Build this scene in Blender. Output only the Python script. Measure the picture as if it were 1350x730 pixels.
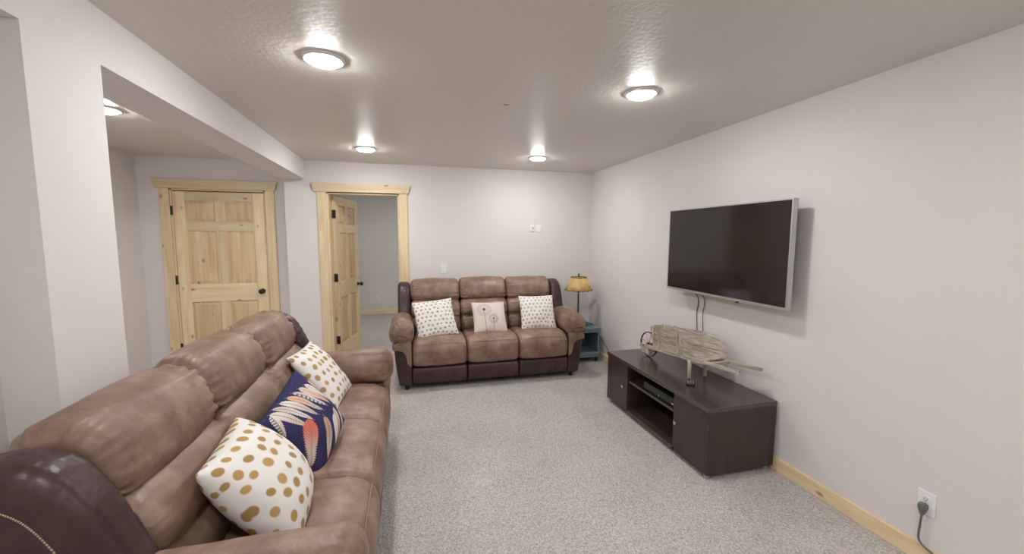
import bpy, bmesh, math, random
import numpy as np
from mathutils import Vector, Matrix, noise

random.seed(7)
for o in list(bpy.data.objects):
    bpy.data.objects.remove(o)
SC = bpy.context.scene
COL = SC.collection

# ------------------------------------------------------------------ camera
F_PX, YAW, PITCH, ROLL = 532.3, math.radians(14.36), math.radians(5.58), math.radians(0.16)
cam_d = bpy.data.cameras.new('camera')
cam_d.sensor_width = 36.0
cam_d.lens = F_PX / 1350.0 * 36.0
cam_d.clip_start = 0.02
cam = bpy.data.objects.new('camera', cam_d)
COL.objects.link(cam)
fw = Vector((math.sin(YAW) * math.cos(PITCH), math.cos(YAW) * math.cos(PITCH), -math.sin(PITCH)))
rt = Vector((math.cos(YAW), -math.sin(YAW), 0))
up = rt.cross(fw)
r2 = math.cos(ROLL) * rt + math.sin(ROLL) * up
u2 = -math.sin(ROLL) * rt + math.cos(ROLL) * up
mw = Matrix((r2, u2, -fw)).transposed().to_4x4()
mw.translation = Vector((0, 0, 1.58))
cam.matrix_world = mw
SC.camera = cam

# ------------------------------------------------------------------ world, exposure
w = bpy.data.worlds.new('world')
SC.world = w
w.use_nodes = True
w.node_tree.nodes['Background'].inputs[0].default_value = (0.5, 0.5, 0.5, 1)
w.node_tree.nodes['Background'].inputs[1].default_value = 0.05
SC.view_settings.view_transform = 'Standard'
SC.view_settings.look = 'None'
SC.view_settings.gamma = 1.0
SC.view_settings.use_curve_mapping = False
SC.view_settings.exposure = 1.71
SC.cycles.sample_clamp_indirect = 4.0
SC.cycles.caustics_reflective = False
LAMP_STRENGTH = 62.0

# ------------------------------------------------------------------ materials
def new_mat(name):
    m = bpy.data.materials.new(name)
    m.use_nodes = True
    nt = m.node_tree
    return m, nt, nt.nodes['Principled BSDF'], nt.nodes.new, nt.links.new

def rgba(c):
    return (c[0], c[1], c[2], 1)

def plain(name, c, rough=0.5, metal=0.0, spec=0.5, emit=0.0, grain=0.0, gscale=60):
    m, nt, b, N, L = new_mat(name)
    b.inputs['Base Color'].default_value = rgba(c)
    b.inputs['Roughness'].default_value = rough
    b.inputs['Metallic'].default_value = metal
    b.inputs['Specular IOR Level'].default_value = spec
    if emit:
        b.inputs['Emission Color'].default_value = rgba(c)
        b.inputs['Emission Strength'].default_value = emit
    if grain:
        tc = N('ShaderNodeTexCoord')
        n = N('ShaderNodeTexNoise'); n.inputs['Scale'].default_value = gscale; n.inputs['Detail'].default_value = 4
        L(tc.outputs['Object'], n.inputs['Vector'])
        bp = N('ShaderNodeBump'); bp.inputs['Strength'].default_value = grain; bp.inputs['Distance'].default_value = 0.004
        L(n.outputs['Fac'], bp.inputs['Height'])
        L(bp.outputs['Normal'], b.inputs['Normal'])
    return m

def ramp(N, stops):
    r = N('ShaderNodeValToRGB')
    e = r.color_ramp.elements
    while len(e) > 1:
        e.remove(e[-1])
    e[0].position, e[0].color = stops[0][0], rgba(stops[0][1])
    for p, c in stops[1:]:
        x = e.new(p); x.color = rgba(c)
    return r

def carpet_mat():
    m, nt, b, N, L = new_mat('carpet')
    tc = N('ShaderNodeTexCoord')
    n1 = N('ShaderNodeTexNoise'); n1.inputs['Scale'].default_value = 130; n1.inputs['Detail'].default_value = 3
    n2 = N('ShaderNodeTexNoise'); n2.inputs['Scale'].default_value = 2.2; n2.inputs['Detail'].default_value = 3
    v = N('ShaderNodeTexVoronoi'); v.inputs['Scale'].default_value = 75
    for q in (n1, n2, v):
        L(tc.outputs['Object'], q.inputs['Vector'])
    r = ramp(N, [(0.30, (0.31, 0.285, 0.268)), (0.52, (0.53, 0.495, 0.47)), (0.72, (0.71, 0.675, 0.645))])
    L(n1.outputs['Fac'], r.inputs['Fac'])
    r2 = ramp(N, [(0.3, (0.92, 0.92, 0.92)), (0.7, (1.05, 1.05, 1.05))])
    L(n2.outputs['Fac'], r2.inputs['Fac'])
    mx = N('ShaderNodeMixRGB'); mx.blend_type = 'MULTIPLY'; mx.inputs[0].default_value = 1
    L(r.outputs[0], mx.inputs[1]); L(r2.outputs[0], mx.inputs[2])
    L(mx.outputs[0], b.inputs['Base Color'])
    b.inputs['Roughness'].default_value = 0.95
    b.inputs['Specular IOR Level'].default_value = 0.1
    bp = N('ShaderNodeBump'); bp.inputs['Strength'].default_value = 0.6; bp.inputs['Distance'].default_value = 0.006
    L(v.outputs['Distance'], bp.inputs['Height']); L(bp.outputs['Normal'], b.inputs['Normal'])
    return m

def paint_mat(name, c, rough, bump=0.15, scale=40, dist=0.003):
    m, nt, b, N, L = new_mat(name)
    tc = N('ShaderNodeTexCoord')
    n = N('ShaderNodeTexNoise'); n.inputs['Scale'].default_value = scale; n.inputs['Detail'].default_value = 5
    L(tc.outputs['Object'], n.inputs['Vector'])
    b.inputs['Base Color'].default_value = rgba(c)
    b.inputs['Roughness'].default_value = rough
    bp = N('ShaderNodeBump'); bp.inputs['Strength'].default_value = bump; bp.inputs['Distance'].default_value = dist
    L(n.outputs['Fac'], bp.inputs['Height']); L(bp.outputs['Normal'], b.inputs['Normal'])
    return m

def wood_mat(name, axis, cols, knots=True, rough=0.45, density=1.0, grain=1.0, spec=0.5):
    # grain stretched along one object axis, sparse dark knots, each piece a little different
    m, nt, b, N, L = new_mat(name)
    tc = N('ShaderNodeTexCoord'); oi = N('ShaderNodeObjectInfo')
    add = N('ShaderNodeVectorMath'); add.operation = 'MULTIPLY_ADD'
    cmb = N('ShaderNodeCombineXYZ')
    for i in range(3):
        L(oi.outputs['Random'], cmb.inputs[i])
    add.inputs[1].default_value = (9.3, 7.1, 5.7)
    L(cmb.outputs[0], add.inputs[0]); L(tc.outputs['Object'], add.inputs[2])
    mp = N('ShaderNodeMapping')
    s = [14.0 * grain] * 3; s[axis] = 1.1 * grain
    b.inputs['Specular IOR Level'].default_value = spec
    mp.inputs['Scale'].default_value = s
    L(add.outputs[0], mp.inputs['Vector'])
    n = N('ShaderNodeTexNoise'); n.inputs['Scale'].default_value = 1.6; n.inputs['Detail'].default_value = 5
    n.inputs['Distortion'].default_value = 0.6
    L(mp.outputs[0], n.inputs['Vector'])
    r = ramp(N, [(0.25, cols[0]), (0.5, cols[1]), (0.75, cols[2])])
    L(n.outputs['Fac'], r.inputs['Fac'])
    hs = N('ShaderNodeHueSaturation')
    mr = N('ShaderNodeMapRange'); mr.inputs[3].default_value = 0.86; mr.inputs[4].default_value = 1.08
    L(oi.outputs['Random'], mr.inputs[0]); L(mr.outputs[0], hs.inputs['Value'])
    L(r.outputs[0], hs.inputs['Color'])
    out = hs.outputs[0]
    if knots:
        mp2 = N('ShaderNodeMapping')
        s2 = [8.0 * density] * 3; s2[axis] = 4.2 * density
        mp2.inputs['Scale'].default_value = s2
        L(add.outputs[0], mp2.inputs['Vector'])
        v = N('ShaderNodeTexVoronoi'); v.inputs['Scale'].default_value = 1.0
        L(mp2.outputs[0], v.inputs['Vector'])
        r3 = ramp(N, [(0.05, (1, 1, 1)), (0.14, (0, 0, 0))])
        L(v.outputs['Distance'], r3.inputs['Fac'])
        mx = N('ShaderNodeMixRGB'); mx.inputs[2].default_value = rgba(cols[3])
        mul = N('ShaderNodeMath'); mul.operation = 'MULTIPLY'; mul.inputs[1].default_value = 0.85
        L(r3.outputs[0], mul.inputs[0]); L(mul.outputs[0], mx.inputs[0])
        L(out, mx.inputs[1])
        out = mx.outputs[0]
    L(out, b.inputs['Base Color'])
    b.inputs['Roughness'].default_value = rough
    return m

def leather_mat(name, c1, c2, c3, rough, bump=0.25, scale=6):
    m, nt, b, N, L = new_mat(name)
    tc = N('ShaderNodeTexCoord')
    n = N('ShaderNodeTexNoise'); n.inputs['Scale'].default_value = scale; n.inputs['Detail'].default_value = 7
    n.inputs['Roughness'].default_value = 0.65
    L(tc.outputs['Object'], n.inputs['Vector'])
    r = ramp(N, [(0.32, c1), (0.5, c2), (0.68, c3)])
    L(n.outputs['Fac'], r.inputs['Fac']); L(r.outputs[0], b.inputs['Base Color'])
    b.inputs['Roughness'].default_value = rough
    v = N('ShaderNodeTexNoise'); v.inputs['Scale'].default_value = 45; v.inputs['Detail'].default_value = 4
    L(tc.outputs['Object'], v.inputs['Vector'])
    n3 = N('ShaderNodeTexNoise'); n3.inputs['Scale'].default_value = 9; n3.inputs['Detail'].default_value = 2
    n3.inputs['Distortion'].default_value = 1.2
    L(tc.outputs['Object'], n3.inputs['Vector'])
    ad = N('ShaderNodeMath'); ad.operation = 'MULTIPLY_ADD'; ad.inputs[1].default_value = 3.0
    L(n3.outputs['Fac'], ad.inputs[0]); L(v.outputs['Fac'], ad.inputs[2])
    bp = N('ShaderNodeBump'); bp.inputs['Strength'].default_value = bump; bp.inputs['Distance'].default_value = 0.006
    L(ad.outputs[0], bp.inputs['Height']); L(bp.outputs['Normal'], b.inputs['Normal'])
    return m

def print_mat(name, rough=0.85):
    m, nt, b, N, L = new_mat(name)
    a = N('ShaderNodeVertexColor'); a.layer_name = 'print'
    L(a.outputs['Color'], b.inputs['Base Color'])
    b.inputs['Roughness'].default_value = rough
    b.inputs['Specular IOR Level'].default_value = 0.2
    tc = N('ShaderNodeTexCoord')
    n = N('ShaderNodeTexNoise'); n.inputs['Scale'].default_value = 350; n.inputs['Detail'].default_value = 2
    L(tc.outputs['Object'], n.inputs['Vector'])
    bp = N('ShaderNodeBump'); bp.inputs['Strength'].default_value = 0.15; bp.inputs['Distance'].default_value = 0.002
    L(n.outputs['Fac'], bp.inputs['Height']); L(bp.outputs['Normal'], b.inputs['Normal'])
    return m

PINE = [(0.72, 0.53, 0.30), (0.83, 0.67, 0.43), (0.89, 0.77, 0.55), (0.36, 0.19, 0.08)]
M = dict(
    carpet=carpet_mat(),
    wall=paint_mat('wall_paint', (0.785, 0.75, 0.735), 0.7, 0.12, 35),
    wall_grey=paint_mat('bedroom_wall_paint', (0.74, 0.725, 0.69), 0.75, 0.12, 35),
    ceiling=paint_mat('ceiling_paint', (0.72, 0.68, 0.635), 0.40, 0.38, 40, 0.006),
    pine_v=wood_mat('pine_vertical', 2, PINE),
    pine_panel=wood_mat('pine_panel', 2, [(0.60, 0.41, 0.21), (0.76, 0.57, 0.34), (0.84, 0.69, 0.46), (0.36, 0.19, 0.08)]),
    pine_h=wood_mat('pine_horizontal', 0, PINE),
    pine_y=wood_mat('pine_lengthwise', 1, PINE),
    black=plain('black_hardware', (0.012, 0.011, 0.011), 0.35),
    tan=leather_mat('tan_suede_leather', (0.160, 0.093, 0.060), (0.242, 0.156, 0.108), (0.36, 0.258, 0.188), 0.42),
    burg=leather_mat('burgundy_leather', (0.034, 0.014, 0.014), (0.050, 0.022, 0.021), (0.075, 0.038, 0.036), 0.36),
    stitch=plain('cream_thread', (0.55, 0.42, 0.30), 0.8),
    stitch_tan=plain('tan_thread', (0.36, 0.25, 0.165), 0.8),
    espresso=wood_mat('espresso_veneer', 2, [(0.040, 0.022, 0.021), (0.052, 0.031, 0.029), (0.064, 0.040, 0.038), (0, 0, 0)], False, 0.33),
    espresso_top=wood_mat('espresso_veneer_top', 1, [(0.050, 0.032, 0.032), (0.064, 0.042, 0.042), (0.080, 0.055, 0.054), (0, 0, 0)], False, 0.24, spec=1.0),
    screen=plain('black_screen_glass', (0.018, 0.012, 0.015), 0.10),
    bezel=plain('black_bezel', (0.012, 0.012, 0.012), 0.25),
    silver=plain('brushed_silver', (0.55, 0.54, 0.54), 0.35, 0.8),
    chrome=plain('bright_metal', (0.75, 0.75, 0.75), 0.22, 1.0),
    plastic=plain('white_plastic', (0.88, 0.88, 0.90), 0.35),
    slot=plain('dark_slot', (0.05, 0.05, 0.05), 0.6),
    cord_grey=plain('grey_rubber', (0.15, 0.15, 0.155), 0.5),
    cord_dark=plain('dark_cable', (0.16, 0.13, 0.12), 0.5),
    barrow=wood_mat('weathered_wood', 1, [(0.22, 0.18, 0.14), (0.45, 0.395, 0.33), (0.70, 0.65, 0.57), (0.16, 0.10, 0.06)], False, 0.8, 4.0, 3.5),
    barrow_v=wood_mat('weathered_wood_upright', 2, [(0.20, 0.15, 0.10), (0.52, 0.45, 0.36), (0.74, 0.68, 0.59), (0.16, 0.10, 0.06)], False, 0.8, 4.0, 3.5),
    iron=plain('dark_iron', (0.05, 0.045, 0.04), 0.5, 0.6),
    teal=plain('teal_paint', (0.155, 0.225, 0.255), 0.55, grain=0.3, gscale=30),
    shade=leather_mat('parchment', (0.50, 0.31, 0.10), (0.66, 0.45, 0.18), (0.74, 0.55, 0.27), 0.6, 0.1, 12),
    shade_trim=plain('brown_lacing', (0.22, 0.13, 0.06), 0.7),
    pole=plain('antique_brass', (0.20, 0.14, 0.07), 0.4, 0.6),
    bronze=plain('dark_bronze', (0.035, 0.028, 0.022), 0.4, 0.5),
    trim_white=plain('white_trim_ring', (0.80, 0.79, 0.77), 0.4),
    keys=plain('grey_rubber_keys', (0.32, 0.32, 0.34), 0.5),
    print=print_mat('printed_cotton'),
    plate=paint_mat('painted_plate', (0.72, 0.68, 0.635), 0.45, 0.2, 30),
)
m, nt, b, N, L = new_mat('lamp_diffuser')
b.inputs['Base Color'].default_value = (1, 1, 1, 1)
b.inputs['Emission Color'].default_value = (0.99, 0.982, 0.968, 1)
b.inputs['Emission Strength'].default_value = LAMP_STRENGTH
M['diffuser'] = m

# ------------------------------------------------------------------ helpers
def empty(name, loc=(0, 0, 0), rz=0.0, parent=None):
    o = bpy.data.objects.new(name, None)
    o.empty_display_size = 0.05
    COL.objects.link(o)
    o.location = loc
    o.rotation_euler = (0, 0, rz)
    if parent:
        o.parent = parent
    return o

def tag(o, label, cat, group=None):
    o['label'] = label
    o['category'] = cat
    if group:
        o['group'] = group
    return o

def struct(o):
    o['kind'] = 'structure'
    return o

def obj(name, bm, mat, parent=None, off=None, smooth=False, bevel=0.0, segs=2, subsurf=0, recentre=True):
    """Link a bmesh as one object. 'off' is taken from the vertices (root location of an unrotated parent)."""
    if off is not None:
        bmesh.ops.translate(bm, verts=bm.verts, vec=-Vector(off))
    loc = Vector((0, 0, 0))
    if recentre and len(bm.verts):
        lo = Vector((min(v.co[i] for v in bm.verts) for i in range(3)))
        hi = Vector((max(v.co[i] for v in bm.verts) for i in range(3)))
        loc = (lo + hi) / 2
        bmesh.ops.translate(bm, verts=bm.verts, vec=-loc)
    bmesh.ops.recalc_face_normals(bm, faces=bm.faces)
    me = bpy.data.meshes.new(name)
    bm.to_mesh(me)
    bm.free()
    if smooth:
        me.polygons.foreach_set('use_smooth', [True] * len(me.polygons))
    me.materials.append(mat)
    o = bpy.data.objects.new(name, me)
    COL.objects.link(o)
    o.location = loc
    if parent:
        o.parent = parent
    if bevel:
        md = o.modifiers.new('bevel', 'BEVEL')
        md.width = bevel; md.segments = segs; md.limit_method = 'ANGLE'
    if subsurf:
        md = o.modifiers.new('subsurf', 'SUBSURF')
        md.levels = subsurf; md.render_levels = subsurf
    return o

def BM():
    return bmesh.new()

def box(bm, x0, x1, y0, y1, z0, z1):
    vs = [bm.verts.new((x, y, z)) for x in (x0, x1) for y in (y0, y1) for z in (z0, z1)]
    for f in ((0, 1, 3, 2), (4, 6, 7, 5), (0, 4, 5, 1), (2, 3, 7, 6), (0, 2, 6, 4), (1, 5, 7, 3)):
        bm.faces.new([vs[i] for i in f])
    return bm

def bxo(name, mat, parent, dims, off=None, bevel=0.0, **k):
    bm = BM(); box(bm, *dims)
    return obj(name, bm, mat, parent, off, bevel=bevel, **k)

def lathe(bm, prof, axis='z', c=(0, 0, 0), n=32, cap=True):
    rings = []
    for r, h in prof:
        ring = []
        for i in range(n):
            a = 2 * math.pi * i / n
            p = (r * math.cos(a), r * math.sin(a), h)
            if axis == 'x': p = (h, p[0], p[1])
            if axis == 'y': p = (p[0], h, p[1])
            ring.append(bm.verts.new((p[0] + c[0], p[1] + c[1], p[2] + c[2])))
        rings.append(ring)
    for a, b_ in zip(rings, rings[1:]):
        for i in range(n):
            bm.faces.new((a[i], a[(i + 1) % n], b_[(i + 1) % n], b_[i]))
    if cap:
        bm.faces.new(rings[0]); bm.faces.new(rings[-1])
    return bm

def smooth_path(pts, n=8, closed=False):
    P = [Vector(p) for p in pts]
    out = []
    m_ = len(P)
    rng = range(m_) if closed else range(m_ - 1)
    for i in rng:
        if closed:
            a, b_, c, d = P[i - 1], P[i], P[(i + 1) % m_], P[(i + 2) % m_]
        else:
            a, b_, c, d = P[max(i - 1, 0)], P[i], P[i + 1], P[min(i + 2, m_ - 1)]
        for k in range(n):
            t = k / n
            out.append(0.5 * ((2 * b_) + (c - a) * t + (2 * a - 5 * b_ + 4 * c - d) * t * t + (3 * b_ - a - 3 * c + d) * t ** 3))
    if not closed:
        out.append(P[-1])
    return out

def tube(bm, pts, r, n=8, closed=False):
    P = [Vector(p) for p in pts]
    rings = []
    prev = None
    for i, p in enumerate(P):
        if closed:
            d = P[(i + 1) % len(P)] - P[i - 1]
        else:
            d = P[min(i + 1, len(P) - 1)] - P[max(i - 1, 0)]
        d.normalize()
        if prev is None:
            a = d.orthogonal().normalized()
        else:
            a = (prev - d * prev.dot(d))
            a = a.normalized() if a.length > 1e-6 else d.orthogonal().normalized()
        prev = a
        b_ = d.cross(a)
        rr = r[i] if isinstance(r, (list, tuple)) else r
        rings.append([bm.verts.new(p + (a * math.cos(2 * math.pi * k / n) + b_ * math.sin(2 * math.pi * k / n)) * rr) for k in range(n)])
    pairs = list(zip(rings, rings[1:]))
    if closed:
        pairs.append((rings[-1], rings[0]))
    for a, b_ in pairs:
        for k in range(n):
            bm.faces.new((a[k], a[(k + 1) % n], b_[(k + 1) % n], b_[k]))
    if not closed:
        bm.faces.new(rings[0]); bm.faces.new(rings[-1])
    return bm

def prism(bm, poly, lo, hi, axis):
    """Extrude a 2D polygon along an axis: axis x -> poly is (y,z); y -> (x,z); z -> (x,y)."""
    def p3(p, h):
        return {'x': (h, p[0], p[1]), 'y': (p[0], h, p[1]), 'z': (p[0], p[1], h)}[axis]
    a = [bm.verts.new(p3(p, lo)) for p in poly]
    b_ = [bm.verts.new(p3(p, hi)) for p in poly]
    n = len(poly)
    for i in range(n):
        bm.faces.new((a[i], a[(i + 1) % n], b_[(i + 1) % n], b_[i]))
    bm.faces.new(a[::-1]); bm.faces.new(b_)
    return bm

def puff(bm, ctrl, lo, hi, axis, r_end, n_ctrl=7, n_st=26, wrinkle=0.006, seed=0, crown=0.0, r2=None, pleat=1.4):
    """A stuffed upholstery piece: a smooth closed profile run along an axis, rounded in at both ends and
    gathered into small puckers where it meets its end seams."""
    prof = smooth_path([(p[0], p[1], 0) for p in ctrl], n_ctrl, True)
    m_ = len(prof)
    cen = sum(prof, Vector()) / m_
    area = sum(prof[i].x * prof[(i + 1) % m_].y - prof[(i + 1) % m_].x * prof[i].y for i in range(m_))
    sgn = 1 if area > 0 else -1
    nor = []
    for i in range(m_):
        t = prof[(i + 1) % m_] - prof[i - 1]
        nor.append(Vector((t.y, -t.x, 0)).normalized() * sgn)
    Lh = hi - lo
    rl, rh = r_end, (r_end if r2 is None else r2)
    st = []
    for k in range(n_st + 1):
        t = k / n_st
        t = 0.5 - 0.5 * math.cos(math.pi * t)
        st.append(t)
    rings = []
    for t in st:
        h = lo + Lh * t
        dl, dh = t * Lh, (1 - t) * Lh
        ins = 0.0
        if dl < rl: ins = max(ins, rl * (1 - math.sqrt(max(0, 1 - (1 - dl / rl) ** 2))))
        if dh < rh: ins = max(ins, rh * (1 - math.sqrt(max(0, 1 - (1 - dh / rh) ** 2))))
        de = min(dl, dh)
        ring = []
        for i in range(m_):
            p = prof[i]
            q = Vector((p.x * 14 + seed * 3.1, p.y * 14, seed * 7.7))
            pk = noise.noise(Vector((p.x * 42 + seed, p.y * 42, (0 if dl < dh else 9) + seed)))
            d = -ins + wrinkle * pleat * pk * math.exp(-de / 0.05) * (1 - math.exp(-de / 0.012))
            d += wrinkle * 0.7 * noise.noise(Vector((p.x * 9, p.y * 9, h * 7 + seed * 5)))
            d += crown * (4 * t * (1 - t) - 0.5)
            dist = (p - cen).length
            d = max(d, -dist * 0.8)
            v = p + nor[i] * d
            ring.append(v)
        co = {'x': lambda v: (h, v.x, v.y), 'y': lambda v: (v.x, h, v.y), 'z': lambda v: (v.x, v.y, h)}[axis]
        rings.append([bm.verts.new(co(v)) for v in ring])
    for a, b_ in zip(rings, rings[1:]):
        for i in range(m_):
            bm.faces.new((a[i], a[(i + 1) % m_], b_[(i + 1) % m_], b_[i]))
    bm.faces.new(rings[0][::-1]); bm.faces.new(rings[-1])
    return bm

def copy_tree(o, parent=None):
    c = o.copy()
    COL.objects.link(c)
    c.parent = parent
    for ch in list(o.children):
        copy_tree(ch, c)
    return c

# ------------------------------------------------------------------ the room
H = 2.44
XR, YB, XL = 2.41, 5.09, -1.12
struct(bxo('floor', M['carpet'], None, (-3.0, 2.6, -3.6, 8.9, -0.1, 0.0)))
struct(bxo('ceiling', M['ceiling'], None, (-3.0, 2.6, -3.6, 8.9, H, H + 0.1)))
struct(bxo('wall_right', M['wall'], None, (XR, XR + 0.12, -3.6, 8.8, 0, H)))
struct(bxo('wall_front', M['wall'], None, (-1.5, XR, -3.62, -3.5, 0, H)))

bm = BM()
box(bm, XL - 0.26, XL, 1.61, 1.945, 0, 2.23)
box(bm, XL - 0.26, XL, -3.5, YB, 2.23, H)
box(bm, XL - 0.26, XL - 0.145, -3.5, 1.61, 0, 2.23)
struct(obj('wall_left', bm, M['wall']))

bm = BM()                                                   # back wall with the doorway cut out
box(bm, -1.337, -0.905, YB, 5.25, 0, H)
box(bm, -0.097, XR, YB, 5.25, 0, H)
box(bm, -0.905, -0.097, YB, 5.25, 2.085, H)
struct(obj('wall_back', bm, M['wall']))

bm = BM()                                                   # alcove wall around the closed door
box(bm, -2.8, -2.515, 5.25, 5.37, 0, H)
box(bm, -1.575, -1.337, 5.25, 5.37, 0, H)
box(bm, -2.515, -1.575, 5.25, 5.37, 2.105, H)
struct(obj('wall_alcove_back', bm, M['wall']))
struct(bxo('wall_alcove_left', M['wall'], None, (-2.92, -2.80, 0.4, 5.37, 0, H)))
struct(bxo('wall_alcove_front', M['wall'], None, (-2.80, -1.38, 0.4, 0.52, 0, H)))
struct(bxo('wall_bedroom_back', M['wall_grey'], None, (-1.6, XR, 8.65, 8.77, 0, H)))
struct(bxo('wall_bedroom_left', M['wall_grey'], None, (-1.57, -1.45, 5.37, 8.65, 0, H)))

def baseboard(name, dims, mat):
    return struct(bxo(name, mat, None, dims, bevel=0.004))
baseboard('baseboard_right', (XR - 0.016, XR, -3.5, YB, 0, 0.092), M['pine_y'])
baseboard('baseboard_back', (0.012, XR - 0.016, YB - 0.016, YB, 0, 0.092), M['pine_h'])
baseboard('baseboard_back_left', (-1.12, -1.008, YB - 0.016, YB, 0, 0.092), M['pine_h'])
baseboard('baseboard_bedroom', (-1.45, XR, 8.634, 8.65, 0, 0.092), M['pine_h'])
baseboard('baseboard_alcove_back', (-2.784, -2.61, 5.234, 5.25, 0, 0.092), M['pine_h'])
baseboard('baseboard_alcove_left', (-2.80, -2.784, 0.52, 5.25, 0, 0.092), M['pine_y'])
baseboard('baseboard_left', (XL, XL + 0.016, 1.61, 1.945, 0, 0.092), M['pine_y'])

# ------------------------------------------------------------------ doors
def door_frame(root, off, x0, x1, yf, z1, depth, hinge_x=None):
    """Casings, flared head board and jambs round an opening x0..x1 in a wall whose face is at yf."""
    cw, ct = 0.095, 0.018
    for s, a in ((-1, x0), (1, x1)):
        lo, hi = (a - cw, a) if s < 0 else (a, a + cw)
        bxo('casing', M['pine_v'], root, (lo, hi, yf - ct, yf, 0, z1 + 0.02), off, bevel=0.003)
    bm = BM()
    za, zb = z1 + 0.02, z1 + 0.118
    prism(bm, [(x0 - cw - 0.028, za), (x1 + cw + 0.012, za), (x1 + cw + 0.040, zb), (x0 - cw - 0.058, zb)], yf - 0.030, yf, 'y')
    obj('head_casing', bm, M['pine_h'], root, off, bevel=0.003)
    jt = 0.02
    bxo('jamb', M['pine_v'], root, (x0, x0 + jt, yf, yf + depth, 0, z1), off)
    bxo('jamb', M['pine_v'], root, (x1 - jt, x1, yf, yf + depth, 0, z1), off)
    bxo('head_jamb', M['pine_h'], root, (x0 + jt, x1 - jt, yf, yf + depth, z1, z1 + 0.02), off)

def raised_panel(bm, x0, x1, z0, z1, t):
    """A raised panel seen from both sides: sunk border, proud field."""
    i = min(0.035, (x1 - x0) * 0.2)
    for sy in (-1, 1):
        ys, yp = sy * (t / 2 - 0.015), sy * (t / 2 - 0.006)
        o_ = [bm.verts.new(p) for p in ((x0, ys, z0), (x1, ys, z0), (x1, ys, z1), (x0, ys, z1))]
        i0 = [bm.verts.new(p) for p in ((x0 + 0.006, ys, z0 + 0.006), (x1 - 0.006, ys, z0 + 0.006), (x1 - 0.006, ys, z1 - 0.006), (x0 + 0.006, ys, z1 - 0.006))]
        i1 = [bm.verts.new(p) for p in ((x0 + i, yp, z0 + i), (x1 - i, yp, z0 + i), (x1 - i, yp, z1 - i), (x0 + i, yp, z1 - i))]
        for A, B_ in ((o_, i0), (i0, i1)):
            for k in range(4):
                bm.faces.new((A[k], A[(k + 1) % 4], B_[(k + 1) % 4], B_[k]))
        bm.faces.new(i1)
    return bm

def door_leaf(root, w_, knob_side=1, off_y=0.0, T=Matrix.Identity(4)):
    """Six-panel leaf; local x 0..w_, centred on y=0, then moved by T into the root's frame."""
    t = 0.035
    zs = dict(bot=0.015, br=0.265, l0=0.845, l1=1.045, r0=1.645, r1=1.75, t0=1.975, top=2.075)
    sw, mw_ = 0.112, 0.10
    xm0, xm1 = w_ / 2 - mw_ / 2, w_ / 2 + mw_ / 2
    def put(name, bm, mat, **k):
        bm.transform(T)
        return obj(name, bm, mat, root, **k)
    put('stile', box(BM(), 0, sw, -t / 2, t / 2, zs['bot'], zs['top']), M['pine_v'], bevel=0.002)
    put('stile', box(BM(), w_ - sw, w_, -t / 2, t / 2, zs['bot'], zs['top']), M['pine_v'], bevel=0.002)
    for a, b_ in (('bot', 'br'), ('l0', 'l1'), ('r0', 'r1'), ('t0', 'top')):
        put('rail', box(BM(), sw + 0.0008, w_ - sw - 0.0008, -t / 2 + 0.0006, t / 2 - 0.0006, zs[a], zs[b_]), M['pine_h'], bevel=0.002)
    for a, b_ in (('br', 'l0'), ('l1', 'r0'), ('r1', 't0')):
        put('mullion', box(BM(), xm0, xm1, -t / 2 + 0.0006, t / 2 - 0.0006, zs[a] + 0.0008, zs[b_] - 0.0008), M['pine_v'], bevel=0.002)
        for x0, x1 in ((sw, xm0), (xm1, w_ - sw)):
            put('panel', raised_panel(BM(), x0, x1, zs[a], zs[b_], t), M['pine_panel'])
    kx = w_ - 0.06
    for sy in (-1, 1):
        bm = BM()
        y0 = sy * t / 2
        prof = [(0.030, 0), (0.030, 0.006), (0.014, 0.010), (0.011, 0.028), (0.022, 0.036), (0.029, 0.047), (0.029, 0.056), (0.022, 0.066), (0.004, 0.070)]
        lathe(bm, [(r, y0 + sy * h) for r, h in prof], 'y', (kx, 0, 0.95), 24)
        put('knob', bm, M['black'], smooth=True)
    return zs

# door_1: closed, in the alcove
D1 = struct(empty('door_1', (-2.045, 5.25, 0)))
off = D1.location.copy()
door_frame(D1, off, -2.512, -1.578, 5.25, 2.085, 0.12)
T1 = Matrix.Translation(Vector((-2.490 + 2.045, 5.275 - 5.25, 0)))
door_leaf(D1, 0.890, T=T1)
for z in (0.33, 1.10, 1.865):
    bm = BM()
    lathe(bm, [(0.008, z - 0.05), (0.008, z + 0.05)], 'z', (-2.502, 5.247, 0), 12)
    box(bm, -2.512, -2.492, 5.246, 5.252, z - 0.045, z + 0.045)
    obj('hinge', bm, M['black'], D1, off)
bm = BM()
box(bm, -2.492, -1.598, 5.330, 5.345, 0, 2.085)                # stop behind the leaf
obj('door_stop', bm, M['pine_v'], D1, off)

# door_2: standing open into the bedroom
D2 = struct(empty('door_2', (-0.501, YB, 0)))
off = D2.location.copy()
door_frame(D2, off, -0.905, -0.097, YB, 2.075, 0.16)
ang = math.radians(77)
T2 = Matrix.Translation(Vector((-0.883, 5.252, 0)) - off) @ Matrix.Rotation(ang, 4, 'Z') @ Matrix.Translation(Vector((0, -0.0175, -0.012)))
door_leaf(D2, 0.762, T=T2)
for z in (0.33, 1.10, 1.865):
    bm = BM()
    lathe(bm, [(0.008, z - 0.05), (0.008, z + 0.05)], 'z', (0, 0.004, 0), 12)
    box(bm, -0.0018, 0.0, -0.033, -0.002, z - 0.05, z + 0.05)
    bm.transform(T2)
    o = obj('hinge', bm, M['black'], D2)

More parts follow.
